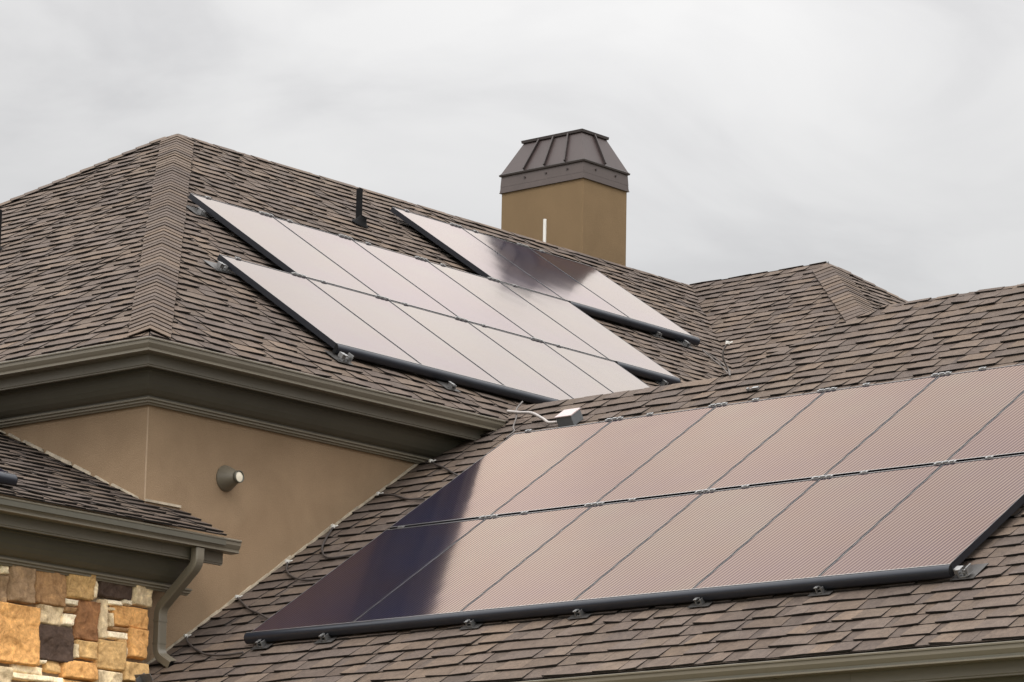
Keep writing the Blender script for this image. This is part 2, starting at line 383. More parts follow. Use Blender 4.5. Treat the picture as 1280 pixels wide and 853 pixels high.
# far wing roof
mb = MB()
shingles(mb, FS2, [(-A_, A_*NF), (0, 0), (.9, -.9*NF), (1.1, (-1.1+A_-Y2)*NF+.0), (-Y2, A_*NF)][0:1]+[(0, 0), (.9, -.85*NF)]+[(-Y2+A_+.85, -.85*NF), (-Y2, A_*NF)], rnd=21, phase=.02)
shingles(mb, F2F, [(WV, A_*NF), (WV-A_-.85, -.85*NF), (WV+A_+.85, -.85*NF)], rnd=22, phase=.02)
mb.poly([(WV, Y2, A_*T), (WV+6.1, Y2-6.1, (A_-6.1)*T), (WV+6.1, 11, (A_-6.1)*T), (WV, 11, A_*T)], c=(.1, .08, .07))
mb.poly([(WV, A_, A_*T), (WV, 11, A_*T), (WV-6, 11, (A_-6)*T), (WV-A_, 2*A_, 0)], c=(.1, .08, .07))
far = hb(mb, 'roof', 'shingle', 'small far hip roof joining the main ridge on the right')
mb = MB(); caps(mb, (WV-A_-.5, Y2-A_-.5, -.5*T), (WV-.05, Y2-.05, (A_-.05)*T), nF, nL, half=.19, e=.13, rnd=8)
hb(mb, 'hip_cap', 'shingle', parent=far)
mb = MB(); caps(mb, (WV, A_, A_*T-.02), (WV, Y2+.05, A_*T-.02), nL, (T, 0, 1), half=.12, e=.14, rnd=9, lift=-.014)
hb(mb, 'ridge_cap', 'shingle', parent=far)
mb = MB(); caps(mb, (WV+A_, Y2-A_, 0), (WV+.05, Y2-.05, (A_-.05)*T), nF, (T, 0, 1), half=.12, e=.14, rnd=10, lift=-.012)
hb(mb, 'hip_cap', 'shingle', parent=far)
# near wing roof
mb = MB(); vE = (XE-.025-X0)*NS; vK = (XK-X0)*NS; vR = (XR-X0)*NS; ph = vK % .150
shingles(mb, FS, [(-.443, vE), (12, vE), (12, vK), (-.30, vK), (-.443, .09)], e=.150, rnd=31, phase=ph)
shingles(mb, FS, [(1.9, vK), (12, vK), (12, vR), (1.9+XR-XK, vR)], e=.150, rnd=32, phase=ph)
zK, zR = (XK-X0)*T1, (XR-X0)*T1
mb.poly([(XK, .3, zK), (XK+1.3, .3, zK-1.3*T1), (XK+1.3, -1.9, zK-1.3*T1), (XK, -1.9, zK)], c=(.1, .08, .07))
mb.poly([(XK, -1.9, zK), (XK+1.2, -1.9, zK), (XR+1.2, -2.82, zR), (XR, -2.82, zR)], c=(.1, .08, .07))
mb.poly([(XR, -2.82, zR), (XR+5, -2.82, zR-5*T1), (XR+5, -12, zR-5*T1), (XR, -12, zR)], c=(.1, .08, .07))
wing = hb(mb, 'roof', 'shingle', 'near wing roof sloping down to the right-hand gutter')
mb = MB(); caps(mb, (XR, -2.85, zR-.015), (XR, -12, zR-.015), nL, (T1, 0, 1), half=.16, e=.145, rnd=13, lift=-.012)
hb(mb, 'ridge_cap', 'shingle', parent=wing)
# porch roof
mb = MB(); YP = -.135
shingles(mb, FP_, [(-9, (YP-OV)*NP), (.72, (YP-OV)*NP), (.80, -.004), (OV, -.004), (-9, -.004)], e=.143, rnd=41, phase=.0, k=.80)
shingles(mb, FP_, [(-9, .0), (OV-.005, .0), (OV-.005, 3.2), (-9, 3.2)], e=.143, rnd=42, phase=.0, k=.80)
porch = hb(mb, 'roof', 'shingle', 'low porch roof with darker shingles at the left edge')

mb = MB(); mb.prism([(-9, YP+.012, -1.366), (.73, YP+.012, -1.366), (.73, YP+.012, -1.420), (-9, YP+.012, -1.420)], (0, .004, 0)); hb(mb, 'drip_edge', 'frieze', parent=porch)
mb = MB(); mb.prism([(XE-.012, .4, -2.712), (XE-.012, -12, -2.712), (XE-.012, -12, -2.80), (XE-.012, .4, -2.80)], (.004, 0, 0)); hb(mb, 'drip_edge', 'frieze', parent=wing)
# walls
def boxes(mb, x0, x1, y0, y1, z0, z1): mb.box((x0, y0, z0), (x1, y1, z1))
mb = MB(); boxes(mb, OV, WV-.5, OV, 2*A_-OV, GZ, -.20)
wall = hb(mb, 'wall', 'stucco', bevel=.008)
mb = MB(); mb.box((OV-.002, OV-.002, GZ+.3), (OV+.006, OV+.006, -.385)); hb(mb, 'corner_bead', 'bead', parent=wall)
mb = MB(); boxes(mb, WV-A_+.6, WV+A_-.5, Y2-A_+.4, 2*A_, GZ, -.45); hb(mb, 'wall', 'stucco')
mb = MB(); boxes(mb, XE+OV, XR+4.2, -11.5, OV-.01, GZ, (XE-X0)*T1-.25); hb(mb, 'wall', 'stucco')
mb = MB(); boxes(mb, -8.5, OV-.02, OV, 3.0, GZ, -1.5); hb(mb, 'wall', 'stucco')
# pale flashing where the near wing meets the stucco, and on the porch roof
mb = MB()
x = .47
while x < 3.43:
    L = random.uniform(.16, .34); z = (x-X0)*T1
    mb.prism([(x, OV-.012, z+.018), (x+L, OV-.012, z+L*T1+.018), (x+L-.005, OV-.012, z+L*T1+.036+random.uniform(0, .014)), (x, OV-.012, z+.036)], (0, .011, 0)); x += L+.002
hb(mb, 'step_flashing', 'flash', parent=wing)
mb = MB(); y = .47
for y, L, h in ((.50, .30, .006), (.82, .16, .004), (1.02, .20, .016), (1.23, .30, .022), (1.55, .24, .018), (1.81, .15, .012), (1.98, .28, .006)):
    z = ZC+TP*(y-OV); mb.prism([(OV-.014, y, z+.020), (OV-.014, y+L, z+L*TP+.020), (OV-.014, y+L-.02, z+L*TP+.03+h*.4), (OV-.014, y+.01, z+.03+h)], (.012, 0, 0))
mb.box((OV, OV-.016, ZC+.02), (.80, OV-.002, ZC+.038))
hb(mb, 'step_flashing', 'flash', parent=porch)

# gutters, fascias, soffits, friezes (one profile set, swept along each eave)
GUT = [(.0, .0), (.003, -.004), (.002, -.013), (-.006, -.016), (-.007, -.040), (-.018, -.060), (-.026, -.072), (-.027, -.081), (-.019, -.083), (-.019, -.092), (-.032, -.095), (-.112, -.095), (-.114, 0.), (-.110, .0), (-.108, -.088), (-.038, -.088), (-.034, -.076), (-.014, -.044), (-.012, -.004)]
FAS = [(-.116, -.01), (-.116, -.166), (-.122, -.170), (-.122, -.180), (-.150, -.180), (-.150, -.01)]
SOF = [(-.150, -.140), (-.4425, -.140), (-.4425, -.150), (-.150, -.150)]
FRI = [(-.250, -.150), (-.252, -.176), (-.262, -.180), (-.268, -.218), (-.284, -.258), (-.308, -.292), (-.340, -.318), (-.372, -.330), (-.372, -.338), (-.4425, -.338), (-.4425, -.150)]
TRM = [(-.374, -.3385), (-.374, -.352), (-.392, -.354), (-.392, -.370), (-.412, -.373), (-.414, -.384), (-.4425, -.384), (-.4425, -.3385)]
def eave(path, dz, ends=None, label=None, gpath=None):
    def sh(p): return [(a, b+dz) for a, b in p]
    e = ends or {}
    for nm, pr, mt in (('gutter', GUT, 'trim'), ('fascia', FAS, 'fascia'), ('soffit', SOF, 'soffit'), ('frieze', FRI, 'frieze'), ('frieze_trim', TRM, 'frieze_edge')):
        pp = [Vector(q) for q in path]
        if nm in e: pp[-1] = Vector(e[nm])
        mb = MB(); mb.sweep(sh(pr), pp)
        if nm == 'gutter':                             # end cap
            d = (pp[-1]-pp[-2]).normalized(); n_ = Vector((d.y, -d.x)); o = pp[-1]-d*.002
            mb.prism([(o.x+n_.x*a, o.y+n_.y*a, b+dz) for a, b in GUT[:13]], (d.x*.004, d.y*.004, 0))
        hb(mb, nm, mt, label)
def joint(p, d, dz):
    p, d = Vector(p), Vector(d)
    mb = MB(); mb.sweep([(a+.0012, b+dz-.0004) for a, b in GUT[:12]]+[(-.10, dz-.10), (-.10, dz-.02)], [p, p+d*.014]); hb(mb, 'gutter_joint', 'trim')
    mb = MB(); mb.sweep([(a+.0006, b+dz) for a, b in FAS[:3]]+[(-.14, dz-.1), (-.14, dz-.01)], [p+d*.55, p+d*.553]); hb(mb, 'fascia_joint', 'frieze')
joint((2.85, 0), (1, 0), .014); joint((0, 1.35), (0, -1), .014); joint((-.35, -.125), (1, 0), -1.366); joint((XE-.035, -5.6), (0, -1), (XE-X0)*T1-.022)
eave([(0, 2*A_), (0, 0), (3.935, 0)], .014, {'fascia': (3.99, 0), 'soffit': (4.05, 0), 'frieze': (3.85, 0), 'frieze_trim': (3.75, 0)})
yl, zl = -.125, -1.366
eave([(-9, yl), (.885, yl)], zl, {'fascia': (.815, yl), 'soffit': (.80, yl), 'frieze': (.70, yl), 'frieze_trim': (.77, yl)})
eave([(XE-.035, OV-.02), (XE-.035, -12)], (XE-X0)*T1-.022)
# gutter seam straps
mb = MB()
for x in (1.62,): mb.sweep([(a+.0015, b-.0008) for a, b in GUT[:12]]+[(-.1, -.1)], [(x, 0), (x+.012, 0)])

# stone facing: each stone a bulging patch in one mesh
YS = .318; XS = .425
def stone_wall():
    mb = MB(); rs = random.Random(4)
    # visible stones, (x0, z0, x1, z1) in metres on the wall, colour
    SC = 5.234
    def w(cx, cy):
        px, py = cx/SC, 690+cy/SC
        # wall coordinates measured from the photograph: x runs along the wall, z up
        return (-1.026+px*(.00770), -1.62 - (py-690)*.00578 + (px)*.00146)
    st = [((0,118,50,178),5),((0,183,48,364),3),((54,138,206,368),3),((211,182,412,402),2),((211,145,378,178),5),((416,183,588,380),4),((597,250,625,388),5),
        ((631,212,856,400),0),((863,284,990,466),6),((880,252,978,278),5),((408,372,492,418),7),((410,423,490,463),2),((-60,370,246,750),1),((247,404,411,530),6),
        ((416,468,488,545),7),((495,392,640,655),8),((645,395,692,655),6),((690,407,790,445),7),((796,412,858,450),7),((697,453,728,478),6),((697,484,726,582),6),
        ((734,458,973,603),1),((704,587,830,612),2),((704,616,832,668),7),((837,608,972,808),1),((215,532,480,765),0),((505,657,632,775),4),((640,668,808,860),4),
        ((812,705,830,820),6),((484,662,502,765),6),((-40,757,92,880),6),((105,772,292,828),5),((212,742,308,768),7),((312,757,413,838),4),((419,778,636,900),1),
        ((775,672,828,697),4),((98,836,412,885),5),((812,826,973,960),4),((640,866,806,980),6),((-60,886,210,1010),1),((215,890,412,1000),2),((419,906,636,1010),4)]
    PALS = [(.075, .052, .044), (.66, .38, .155), (.33, .205, .11), (.31, .22, .145), (.60, .41, .20), (.86, .77, .59), (.66, .56, .40), (.88, .82, .68), (.31, .160, .080)]
    def patch(x0, z0, x1, z1, c, d0=.045):
        nx = max(5, int((x1-x0)/.009)); nz = max(5, int((z1-z0)/.009)); sd = rs.uniform(0, 50)
        j = [(rs.uniform(-.003, .003), rs.uniform(-.003, .003)) for _ in range(4)]; x0 -= .002; x1 += .002; z0 -= .002; z1 += .002
        tilt = (rs.uniform(-.012, .012), rs.uniform(-.01, .01)); dep = d0+rs.uniform(-.012, .012)
        V = []; Fs = []
        for a in range(nx+1):
            for b in range(nz+1):
                s, t = a/nx, b/nz
                x = x0+(x1-x0)*s; z = z0+(z1-z0)*t
                jx = (j[0][0]*(1-s)+j[1][0]*s)*(1-t)+(j[2][0]*(1-s)+j[3][0]*s)*t; jz = (j[0][1]*(1-s)+j[1][1]*s)*(1-t)+(j[2][1]*(1-s)+j[3][1]*s)*t
                ed = min(s*(x1-x0), (1-s)*(x1-x0), t*(z1-z0), (1-t)*(z1-z0))
                r = min(1, ed/.005); prof = r
                nz_ = noise.fractal(Vector((x*9+sd, z*9, sd)), .8, 2.3, 5)*.020+noise.noise(Vector((x*3+sd, z*3, 0)))*.008
                if ed < .004: x += noise.noise(Vector((x*30, z*30, sd)))*.004; z += noise.noise(Vector((x*30, z*30, sd+9)))*.004
                y = YS+.034-(dep+.012+nz_+tilt[0]*(s-.5)*2+tilt[1]*(t-.5)*2)*(.0+prof) 
                V.append((x+jx, y, z+jz))
        for a in range(nx):
            for b in range(nz): Fs.append((a*(nz+1)+b, (a+1)*(nz+1)+b, (a+1)*(nz+1)+b+1, a*(nz+1)+b+1))
        mb.add(V, Fs, c=c, sm=True)
    def coarse(x0, z0, x1, z1):
        d = rs.uniform(.02, .05); c = PALS[rs.randrange(9)]; q = .008
        mb.add([(x0, YS+.034, z0), (x1, YS+.034, z0), (x1, YS+.034, z1), (x0, YS+.034, z1), (x0+q, YS+.03-d, z0+q), (x1-q, YS+.03-d, z0+q), (x1-q, YS+.03-d, z1-q), (x0+q, YS+.03-d, z1-q)],
               [(4, 5, 6, 7), (0, 1, 5, 4), (1, 2, 6, 5), (2, 3, 7, 6), (3, 0, 4, 7)], c=c)
    for (a, b, c_, d), k in st:
        (x0, z1), (x1, z0) = w(a, (b)), w(c_, (d)) 
        zm = -(.00146)*( (c_-a)/SC )/2
        p0 = w((a+c_)/2, b); p1 = w((a+c_)/2, d)
        f_ = rs.uniform(.9, 1.1); c = tuple(q*f_ for q in PALS[k])
        patch(x0, p1[1], x1, p0[1], c)
    # the rest of the wall, out of the picture
    z = -2.62
    while z > GZ:
        h = rs.uniform(.10, .26); x = XS
        while x > -8.5:
            wd = rs.uniform(.12, .36); patch(x-wd+.006, z-h+.006, x-.006, z-.006, PALS[rs.randrange(9)]) if (z > -3.2 and x > -1.5) else coarse(x-wd+.006, z-h+.006, x-.006, z-.006); x -= wd
        z -= h
    for x in range(0, 30):
        z = -1.70
        for q in range(4): coarse(-1.12-.25*(x+1)+.006, z-.22+.006, -1.12-.25*x-.006, z-.006); z -= .225
    return mb
mb = stone_wall(); sw = hb(mb, 'stone_wall', 'stone')
mb = MB(); mb.box((-8.5, YS+.032, GZ), (XS-.012, OV-.004, zl-.39)); hb(mb, 'mortar', 'mortar', parent=sw)

# downspout
mb = MB()
def bend(P, r=.05, n=5):
    out = [Vector(P[0])]
    for i in range(1, len(P)-1):
        a, b, c = Vector(P[i-1]), Vector(P[i]), Vector(P[i+1]); u = (a-b).normalized(); v = (c-b).normalized()
        p0, p1 = b+u*r, b+v*r
        for k in range(n+1):
            t = k/n; out.append(p0*(1-t)**2+b*2*t*(1-t)+p1*t*t)
    out.append(Vector(P[-1])); return out
def rrect(w, h, r=.008):
    return [(w/2-r, h/2), (w/2, h/2-r), (w/2, -h/2+r), (w/2-r, -h/2), (-w/2+r, -h/2), (-w/2, -h/2+r), (-w/2, h/2-r), (-w/2+r, h/2)][::-1]
path = bend([(.505, -.165+.10, zl-.10), (.505, -.065, zl-.215), (.50, .290, -1.875), (.50, .290, -2.215), (.52, .165, -2.292)], .055, 6)
mb.tube(path, 0, shape=rrect(.066, .082), caps=False)
ds = hb(mb, 'downspout', 'trim', 'taupe downspout dropping from the porch gutter onto the shingles')
mb = MB()
for i in (5, 9, 12, 15):
    if i+1 < len(path): pass
mb.tube([(.50, .290, -1.955), (.50, .290, -1.975)], 0, shape=rrect(.072, .088)); hb(mb, 'pipe_band', 'trim', parent=ds); mb = MB(); mb.tube([(.50, .290, -2.12), (.50, .290, -2.135)], 0, shape=rrect(.071, .087))
hb(mb, 'pipe_band', 'trim', parent=ds)
mb = MB(); o = path[-1]-(path[-1]-path[-2]).normalized()*.006; mb.tube([o, o+Vector((0, -.001, -.0005))], 0, shape=rrect(.058, .074)); hb(mb, 'outlet', 'black', parent=ds)
# kick-out diverter on the near roof beside the stone
mb = MB(); X = FS @ Matrix.Translation((-.25, (.30-X0)*NS, .03)); mb.box((0, -.03, 0), (.16, -.025, .06), X=X); mb.box((0, -.10, 0), (.05, -.02, .012), X=X); mb.box((.05, -.08, 0), (.055, .02, .05), X=X)
hb(mb, 'diverter_flashing', 'silver', parent=wing)

# chimney
CX, CY, CW, CD = 11.434, 5.45, .746, 1.150
mb = MB(); mb.box((CX, CY, 1.5), (CX+CW, CY+CD, 4.4770)); ch = hb(mb, 'chimney', 'chimney', bevel=.01)
def ring(mb, o0, z0, o1, z1, ix0=0, **k):
    r0 = [(CX-o0, CY-o0, z0), (CX+CW+o0, CY-o0, z0), (CX+CW+o0, CY+CD+o0, z0), (CX-o0, CY+CD+o0, z0)]
    r1 = [(CX-o1, CY-o1, z1), (CX+CW+o1, CY-o1, z1), (CX+CW+o1, CY+CD+o1, z1), (CX-o1, CY+CD+o1, z1)]
    mb.add(r0+r1, [(0, 1, 5, 4), (1, 2, 6, 5), (2, 3, 7, 6), (3, 0, 4, 7), (3, 2, 1, 0), (4, 5, 6, 7)], **k)
mb = MB(); ring(mb, .014, 4.4350, .013, 4.4570); ring(mb, .019, 4.4290, .019, 4.4350); ring(mb, .011, 4.4570, .009, 4.4970); ring(mb, .010, 4.4980, .003, 4.6170)
hb(mb, 'chimney_skirt', 'collar', parent=ch)
mb = MB(); ring(mb, .020, 4.6170, .024, 4.6350); ring(mb, .018, 4.6355, .006, 4.6510); hb(mb, 'chimney_ledge', 'bronze_dark', parent=ch)
ZT = 5.0020; IN = .165; ZB = 4.6510; OB = .004
mb = MB(); ring(mb, OB, ZB+.001, -IN, ZT); cap = hb(mb, 'chimney_cap', 'bronze', parent=ch)
mb = MB(); ring(mb, -IN+.018, ZT+.001, -IN+.022, ZT+.030); ring(mb, -IN+.004, ZT+.031, -IN-.05, ZT+.045)
hb(mb, 'cap_rim', 'bronze_dark', parent=ch)
mb = MB()
def seam(p, q, nrm):
    p, q = Vector(p), Vector(q); d = (q-p).normalized(); n_ = Vector(nrm).normalized(); s_ = d.cross(n_)*.009
    mb.prism([p-s_, p+s_, p+s_+n_*.028, p-s_+n_*.028], q-p)
def sm_(): 
    global mb
    if mb.v: hb(mb, 'standing_seam', 'bronze_dark', parent=ch)
    mb = MB()
for t in (.28, .53, .78):
    sm_(); seam((CX-OB, CY+CD+OB-(CD+2*OB)*t, ZB), (CX+IN, CY+CD-IN-(CD-2*IN)*t, ZT), (-.88, 0, .47))
for t in (.47,):
    sm_(); seam((CX+(-OB)+(CW+2*OB)*t, CY-OB, ZB), (CX+IN+(CW-2*IN)*t, CY+IN, ZT), (0, -.88, .47))
for t in (.33, .66): sm_(); seam((CX+CW+OB, CY+CD*t, ZB), (CX+CW-IN, CY+IN+(CD-2*IN)*t, ZT), (.88, 0, .47))
hb(mb, 'standing_seam', 'bronze_dark', parent=ch)
for t in (.19, .45, .71):
    mb = MB(); mb.tube([(CX+.0, CY+CD*t, 4.5620), (CX-.016, CY+CD*t, 4.5620)], .012, 8); hb(mb, 'screw', 'bronze_dark', parent=ch)
for t in (.27, .72):
    mb = MB(); mb.tube([(CX+CW*t, CY, 4.5620), (CX+CW*t, CY-.016, 4.5620)], .012, 8); hb(mb, 'screw', 'bronze_dark', parent=ch)

# ------------------------------------------------------------------ solar panels
AF = FF @ Matrix.Translation((5, 2.5, 0)) @ Matrix.Rotation(-.0173, 4, 'Z') @ Matrix.Translation((-5, -2.5, 0))
AW = FS @ Matrix.Translation((3, -2, 0)) @ Matrix.Rotation(-.0044, 4, 'Z') @ Matrix.Translation((-3, 2, 0))
HG = .106; PL = 1.640
def panel_mesh():
    W, L = .985, PL
    g = MB(); g.poly([(.006, .010, .0), (W-.006, .010, .0), (W-.006, L-.010, .0), (.006, L-.010, .0)])
    fr = MB()
    for a, b in (((0, 0, -.046), (.006, L, .0012)), ((W-.006, 0, -.046), (W, L, .0012)), ((.006, 0, -.046), (W-.006, .010, .0015)), ((.006, L-.010, -.046), (W-.006, L, .0015))):
        fr.box(a, b)
    fr.box((.012, .012, -.007), (W-.012, L-.012, -.004))
    ed = MB()
    ed.box((.0005, .0005, .0017), (.0028, L, .0026)); ed.box((.0045, .0005, .0017), (W-.0045, .006, .0034)); ed.box((.0045, L-.005, .0017), (W-.0045, L-.0005, .0032))  # thin bright strips put the edge glint into the colour
    return g, fr, ed
g, fr, ed = panel_mesh()
proto = None
def clamp_meshes():
    long_ = MB(); long_.box((-.085, -.010, .002), (.085, .016, .008)); long_.box((-.07, -.004, .010), (-.03, .012, .014)); long_.box((-.015, -.004, .010), (.025, .012, .014)); long_.box((.04, -.004, .010), (.07, .012, .014))
    short = MB(); short.box((-.028, -.010, .002), (.028, .018, .009)); short.box((-.012, -.002, .009), (.012, .010, .013))
    return long_, short
cl, cs = clamp_meshes()
MESH = {}; GL0 = 'glass_plain'
def place_panel(M, label, group, clamps, gl='glass'):
    global proto
    r = thing('solar_panel', label, 'solar panel', group=group, mat=M)
    if not MESH:
        for nm, m_, mt in (('glass', g, 'glass'), ('frame', fr, 'frame'), ('edge_highlight', ed, 'edge')):
            o = m_.build(nm, gl if nm == 'glass' else mt, r, loc=(0, 0, 0)); MESH[nm] = o.data
    else:
        for nm in ('glass', 'frame', 'edge_highlight'):
            if nm == 'glass' and gl+'_' not in MESH and gl != GL0:
                MESH[gl+'_'] = MESH['glass'].copy(); MESH[gl+'_'].materials[0] = MAT[gl]
            o = bpy.data.objects.new(nm, MESH[gl+'_'] if nm == 'glass' and gl != GL0 else MESH[nm]); col.objects.link(o); o.parent = r
    for kind, x, y in clamps:
        if kind not in MESH:
            o = (cl if kind == 'long' else cs).build('clamp', 'silver', r, loc=(0, 0, 0)); MESH[kind] = o.data
        else: o = bpy.data.objects.new('clamp', MESH[kind]); col.objects.link(o); o.parent = r
        o.location = (x, y, 0)
    return r
ORD = ['leftmost', 'second from left', 'third from left', 'fourth from left', 'fifth from left', 'sixth from left']
rowp = 1.6676
G1 = 'solar panels on the main roof'; G2 = 'solar panels on the near wing roof'
notes = {('A', 0): 'leftmost', ('A', 4): 'rightmost', ('B', 4): 'rightmost', ('C', 2): 'rightmost'}
for row, x0, n, r_ in (('A', 2.485, 5, 0), ('B', 3.435, 5, 1), ('C', 7.395, 3, 2)):
    for k in range(n):
        M = AF @ Matrix.Translation((x0+k+.005, .598+r_*rowp, HG))
        pos = notes.get((row, k), ORD[k])
        rw = {'A': 'lowest', 'B': 'middle', 'C': 'top'}[row]
        extra = {('C', 1): ', dark with chimney reflection', ('C', 0): ', dark smudge along one side', ('A', 0): ', nearest the eave corner', ('B', 0): ', beside the hip'}.get((row, k), '')
        c = [('short', .22, PL+.010)]
        if k < n-1: c.append(('long', .93, PL+.012))
        place_panel(M, f'pale solar panel, {pos} in {rw} row on main roof{extra}', G1, c, 'glass_plain')
rowq = 1.698; aW = .488; pw = .997; sW = -3.951
for row in (0, 1):
    for k in range(6):
        M = AW @ Matrix.Translation((aW+k*pw+.0035, sW+row*rowq+.0, HG)) @ Matrix.Diagonal((1, (rowq-.028)/PL, 1, 1))
        M = AW @ Matrix.Translation((aW+k*pw+.0035, sW+row*rowq+(.014 if row else 0), HG))
        rw = ('lower', 'upper')[row]; pos = ORD[k] if k < 5 else 'rightmost'
        look = {(0, 0): 'nearly black solar panel', (0, 1): 'half navy striped solar panel', (1, 0): 'navy and pink striped solar panel'}.get((row, k), 'pinkish striped solar panel')
        c = [('long', 1.0, PL+.012)] if k < 5 else []
        c.append(('short', .35 if k else .14, PL+.012))
        r = place_panel(M, f'{look}, {pos} in {rw} row on near wing roof', G2, c)
        for ch_ in r.children:
            if ch_.name.split('.')[0] in ('glass', 'frame', 'edge_highlight'): ch_.scale = (1, (rowq-.026)/PL, 1)
            else: ch_.location.y = rowq-.026+.012

# skirts along the lower edges
def skirt(X, a, b, s, label, endcut=True):
    mb = MB()
    pr = [(-.002, HG+.004)]
    for i in range(9):
        t = i/8*math.pi*.5; pr.append((-.004-.040*math.sin(t), HG-.034+.038*math.cos(t)))
    pr += [(-.043, HG-.058), (-.036, HG-.070), (-.033, HG-.068), (-.039, HG-.056)]
    for i in range(8, -1, -1):
        t = i/8*math.pi*.5; pr.append((-.002-.037*math.sin(t), HG-.038+.036*math.cos(t)))
    n = len(pr); V = [X @ Vector((a, s+p, h)) for p, h in pr]+[X @ Vector((b, s+p, h)) for p, h in pr]
    mb.add(V, [(i, (i+1) % n, n+(i+1) % n, n+i) for i in range(n)], sm=True)
    out = [(p, h) for p, h in pr[:13]]+[(-.002, HG-.070)]
    caps_ = []
    for e, d in ((a, -.004), (b, .004)):
        cap = MB(); cap.prism([X @ Vector((e, s+p, h)) for p, h in out], X.to_3x3() @ Vector((d, 0, 0))); caps_.append((cap, 'end_cap', 'black'))
    strip = MB(); y = a+.02
    strip.box((a, s-.004, HG+.0045), (b, s+.001, HG+.007), X=X)  # bright strip in the same painted highlight colour
    loc = X @ Vector(((a+b)/2, s, 0)); o = mb.build('panel_skirt', 'skirt', loc=loc); tag(o, label, 'panel skirt', 'skirts along the panel arrays')
    for m_, nm, mt in caps_+[(strip, 'highlight_strip', 'edge')]:
        for i, v in enumerate(m_.v): m_.v[i] = v-loc
        m_.build(nm, mt, o, loc=(0, 0, 0))
    return o
skirt(AF, 2.485, 7.48, .598, 'long slate grey skirt under the lowest panel row above the main gutter')
skirt(AF, 7.53, 8.43, .598+rowp, 'short grey skirt under the middle panel row, just above the near roof ridge')
skirt(AF, 8.47, 10.44, .598+2*rowp, 'grey skirt under the top panel row, below the chimney')
skirt(AW, aW-.03, aW+6*pw, sW, 'long black curved skirt under the near wing array')

# mounting feet
def foot(X, u, v, label, group, big=False, plate=True):
    M = X @ Matrix.Translation((u, v, .018)); r = thing('mounting_foot', label, 'mounting bracket', group=group, mat=M)
    key = 'footB' if big else 'foot'
    if key not in MESH:
        a = MB(); s = 1.25 if big else 1.
        a.box((-.024*s, -.026, .008), (-.018*s, .026, .046*s)); a.box((.018*s, -.026, .008), (.024*s, .026, .046*s)); a.box((-.018*s, -.026, .008), (.018*s, .026, .014)); a.box((-.018*s, -.014, .030), (.018*s, .026, .035))
        a.box((-.030*s, -.03, .0465*s), (-.004, .03, .0515*s)); a.tube([(0, 0, .014), (0, 0, .050)], .006, 8)
        if big: a.box((.03, -.034, .02), (.052, .03, .026)); a.box((.046, -.034, .0265), (.052, .03, .075)); a.box((-.052, -.02, .03), (-.031, .03, .066))
        b = MB(); b.box((-.085, -.045, .004), (.085, .16, .0075))
        MESH[key] = a.build('bracket', 'silver', r, loc=(0, 0, 0), bevel=.0015).data
        if plate:
            MESH.setdefault('plate', None); o = b.build('flashing_plate', 'galv', r, loc=(0, 0, 0)); MESH['plate'] = o.data
    else:
        o = bpy.data.objects.new('bracket', MESH[key]); col.objects.link(o); o.parent = r
        if plate and MESH.get('plate'): o = bpy.data.objects.new('flashing_plate', MESH['plate']); col.objects.link(o); o.parent = r
    return r
gf = 'brackets holding the near wing array'; gm = 'brackets holding the main roof panels'
vb = sW-.105
for u, l in ((.50+.12, 'at its left end'), (1.24, 'under the black first panel'), (2.59, 'under the half navy panel'), (3.54, 'under the seam of second and third panels'), (4.54, 'under the fourth panel'), (5.49, 'under the fifth panel')):
    foot(FS, u, vb+.050, f'silver bracket below the near array skirt, {l}', gf)
foot(FS, 6.535, vb+.085, 'large silver bracket at the right end of the near array skirt', gf, big=True)
foot(FF, 2.46, .50, 'large silver bracket at the lower left corner of the lowest row', gm, big=True)
foot(FF, 3.70, .475, 'silver bracket under the long grey skirt near the gutter', gm)
foot(FF, 2.44, 2.13, 'bright silver bracket left of the lowest row top corner', gm, big=True)
foot(FF, 3.42, 3.66, 'silver bracket left of the middle row, near the hip', gm)
foot(FF, 9.83, 3.80, 'grey bracket below the top row skirt', gm)
foot(FF, 10.22, 3.74, 'silver bracket at the right end of the top row skirt', gm)
foot(FF, 8.20, 2.15, 'bracket below the short middle row skirt by the near ridge', gm)

# ------------------------------------------------------------------ pipes, vents, box, cables
def pipe(name, base, h, r, label, mat, boot=True, X=None, up=(0, 0, 1)):
    b = Vector(base); o = thing(name, label, 'vent pipe', b)
    m_ = MB(); m_.tube([(0, 0, -.05), (0, 0, h)], r, 16); m_.build('pipe', mat, o, loc=(0, 0, 0))
    m_ = MB(); m_.lathe([(r*.75, h+.001), (0.001, h+.0012)], Matrix.Identity(4), 16); m_.build('pipe_mouth', 'black', o, loc=(0, 0, 0))
    if boot:
        nrm = Vector(boot).normalized(); q = Vector((0, 0, 1)).rotation_difference(nrm).to_matrix().to_4x4()
        m_ = MB(); m_.lathe([(.085, .03), (.085, .036), (.065, .045), (r*1.4, .085), (r*1.12, .11)], q, 20); m_.build('boot', 'black' if mat == 'black' else 'galv', o, loc=(0, 0, 0))
    return o
pipe('vent_pipe', (6.44, 4.02, 2.69), .365, .030, 'slim black vent pipe on the main roof, right of the hip', 'black', nF)
pipe('vent_pipe', (2.71, 4.83, 1.815), .40, .050, 'thick black vent pipe at the left picture edge on the main roof', 'black', nL)
pipe('vent_pipe', (11.25, 5.82, 3.0), .994, .018, 'thin white pipe in front of the chimney, behind the ridge', 'white', False)

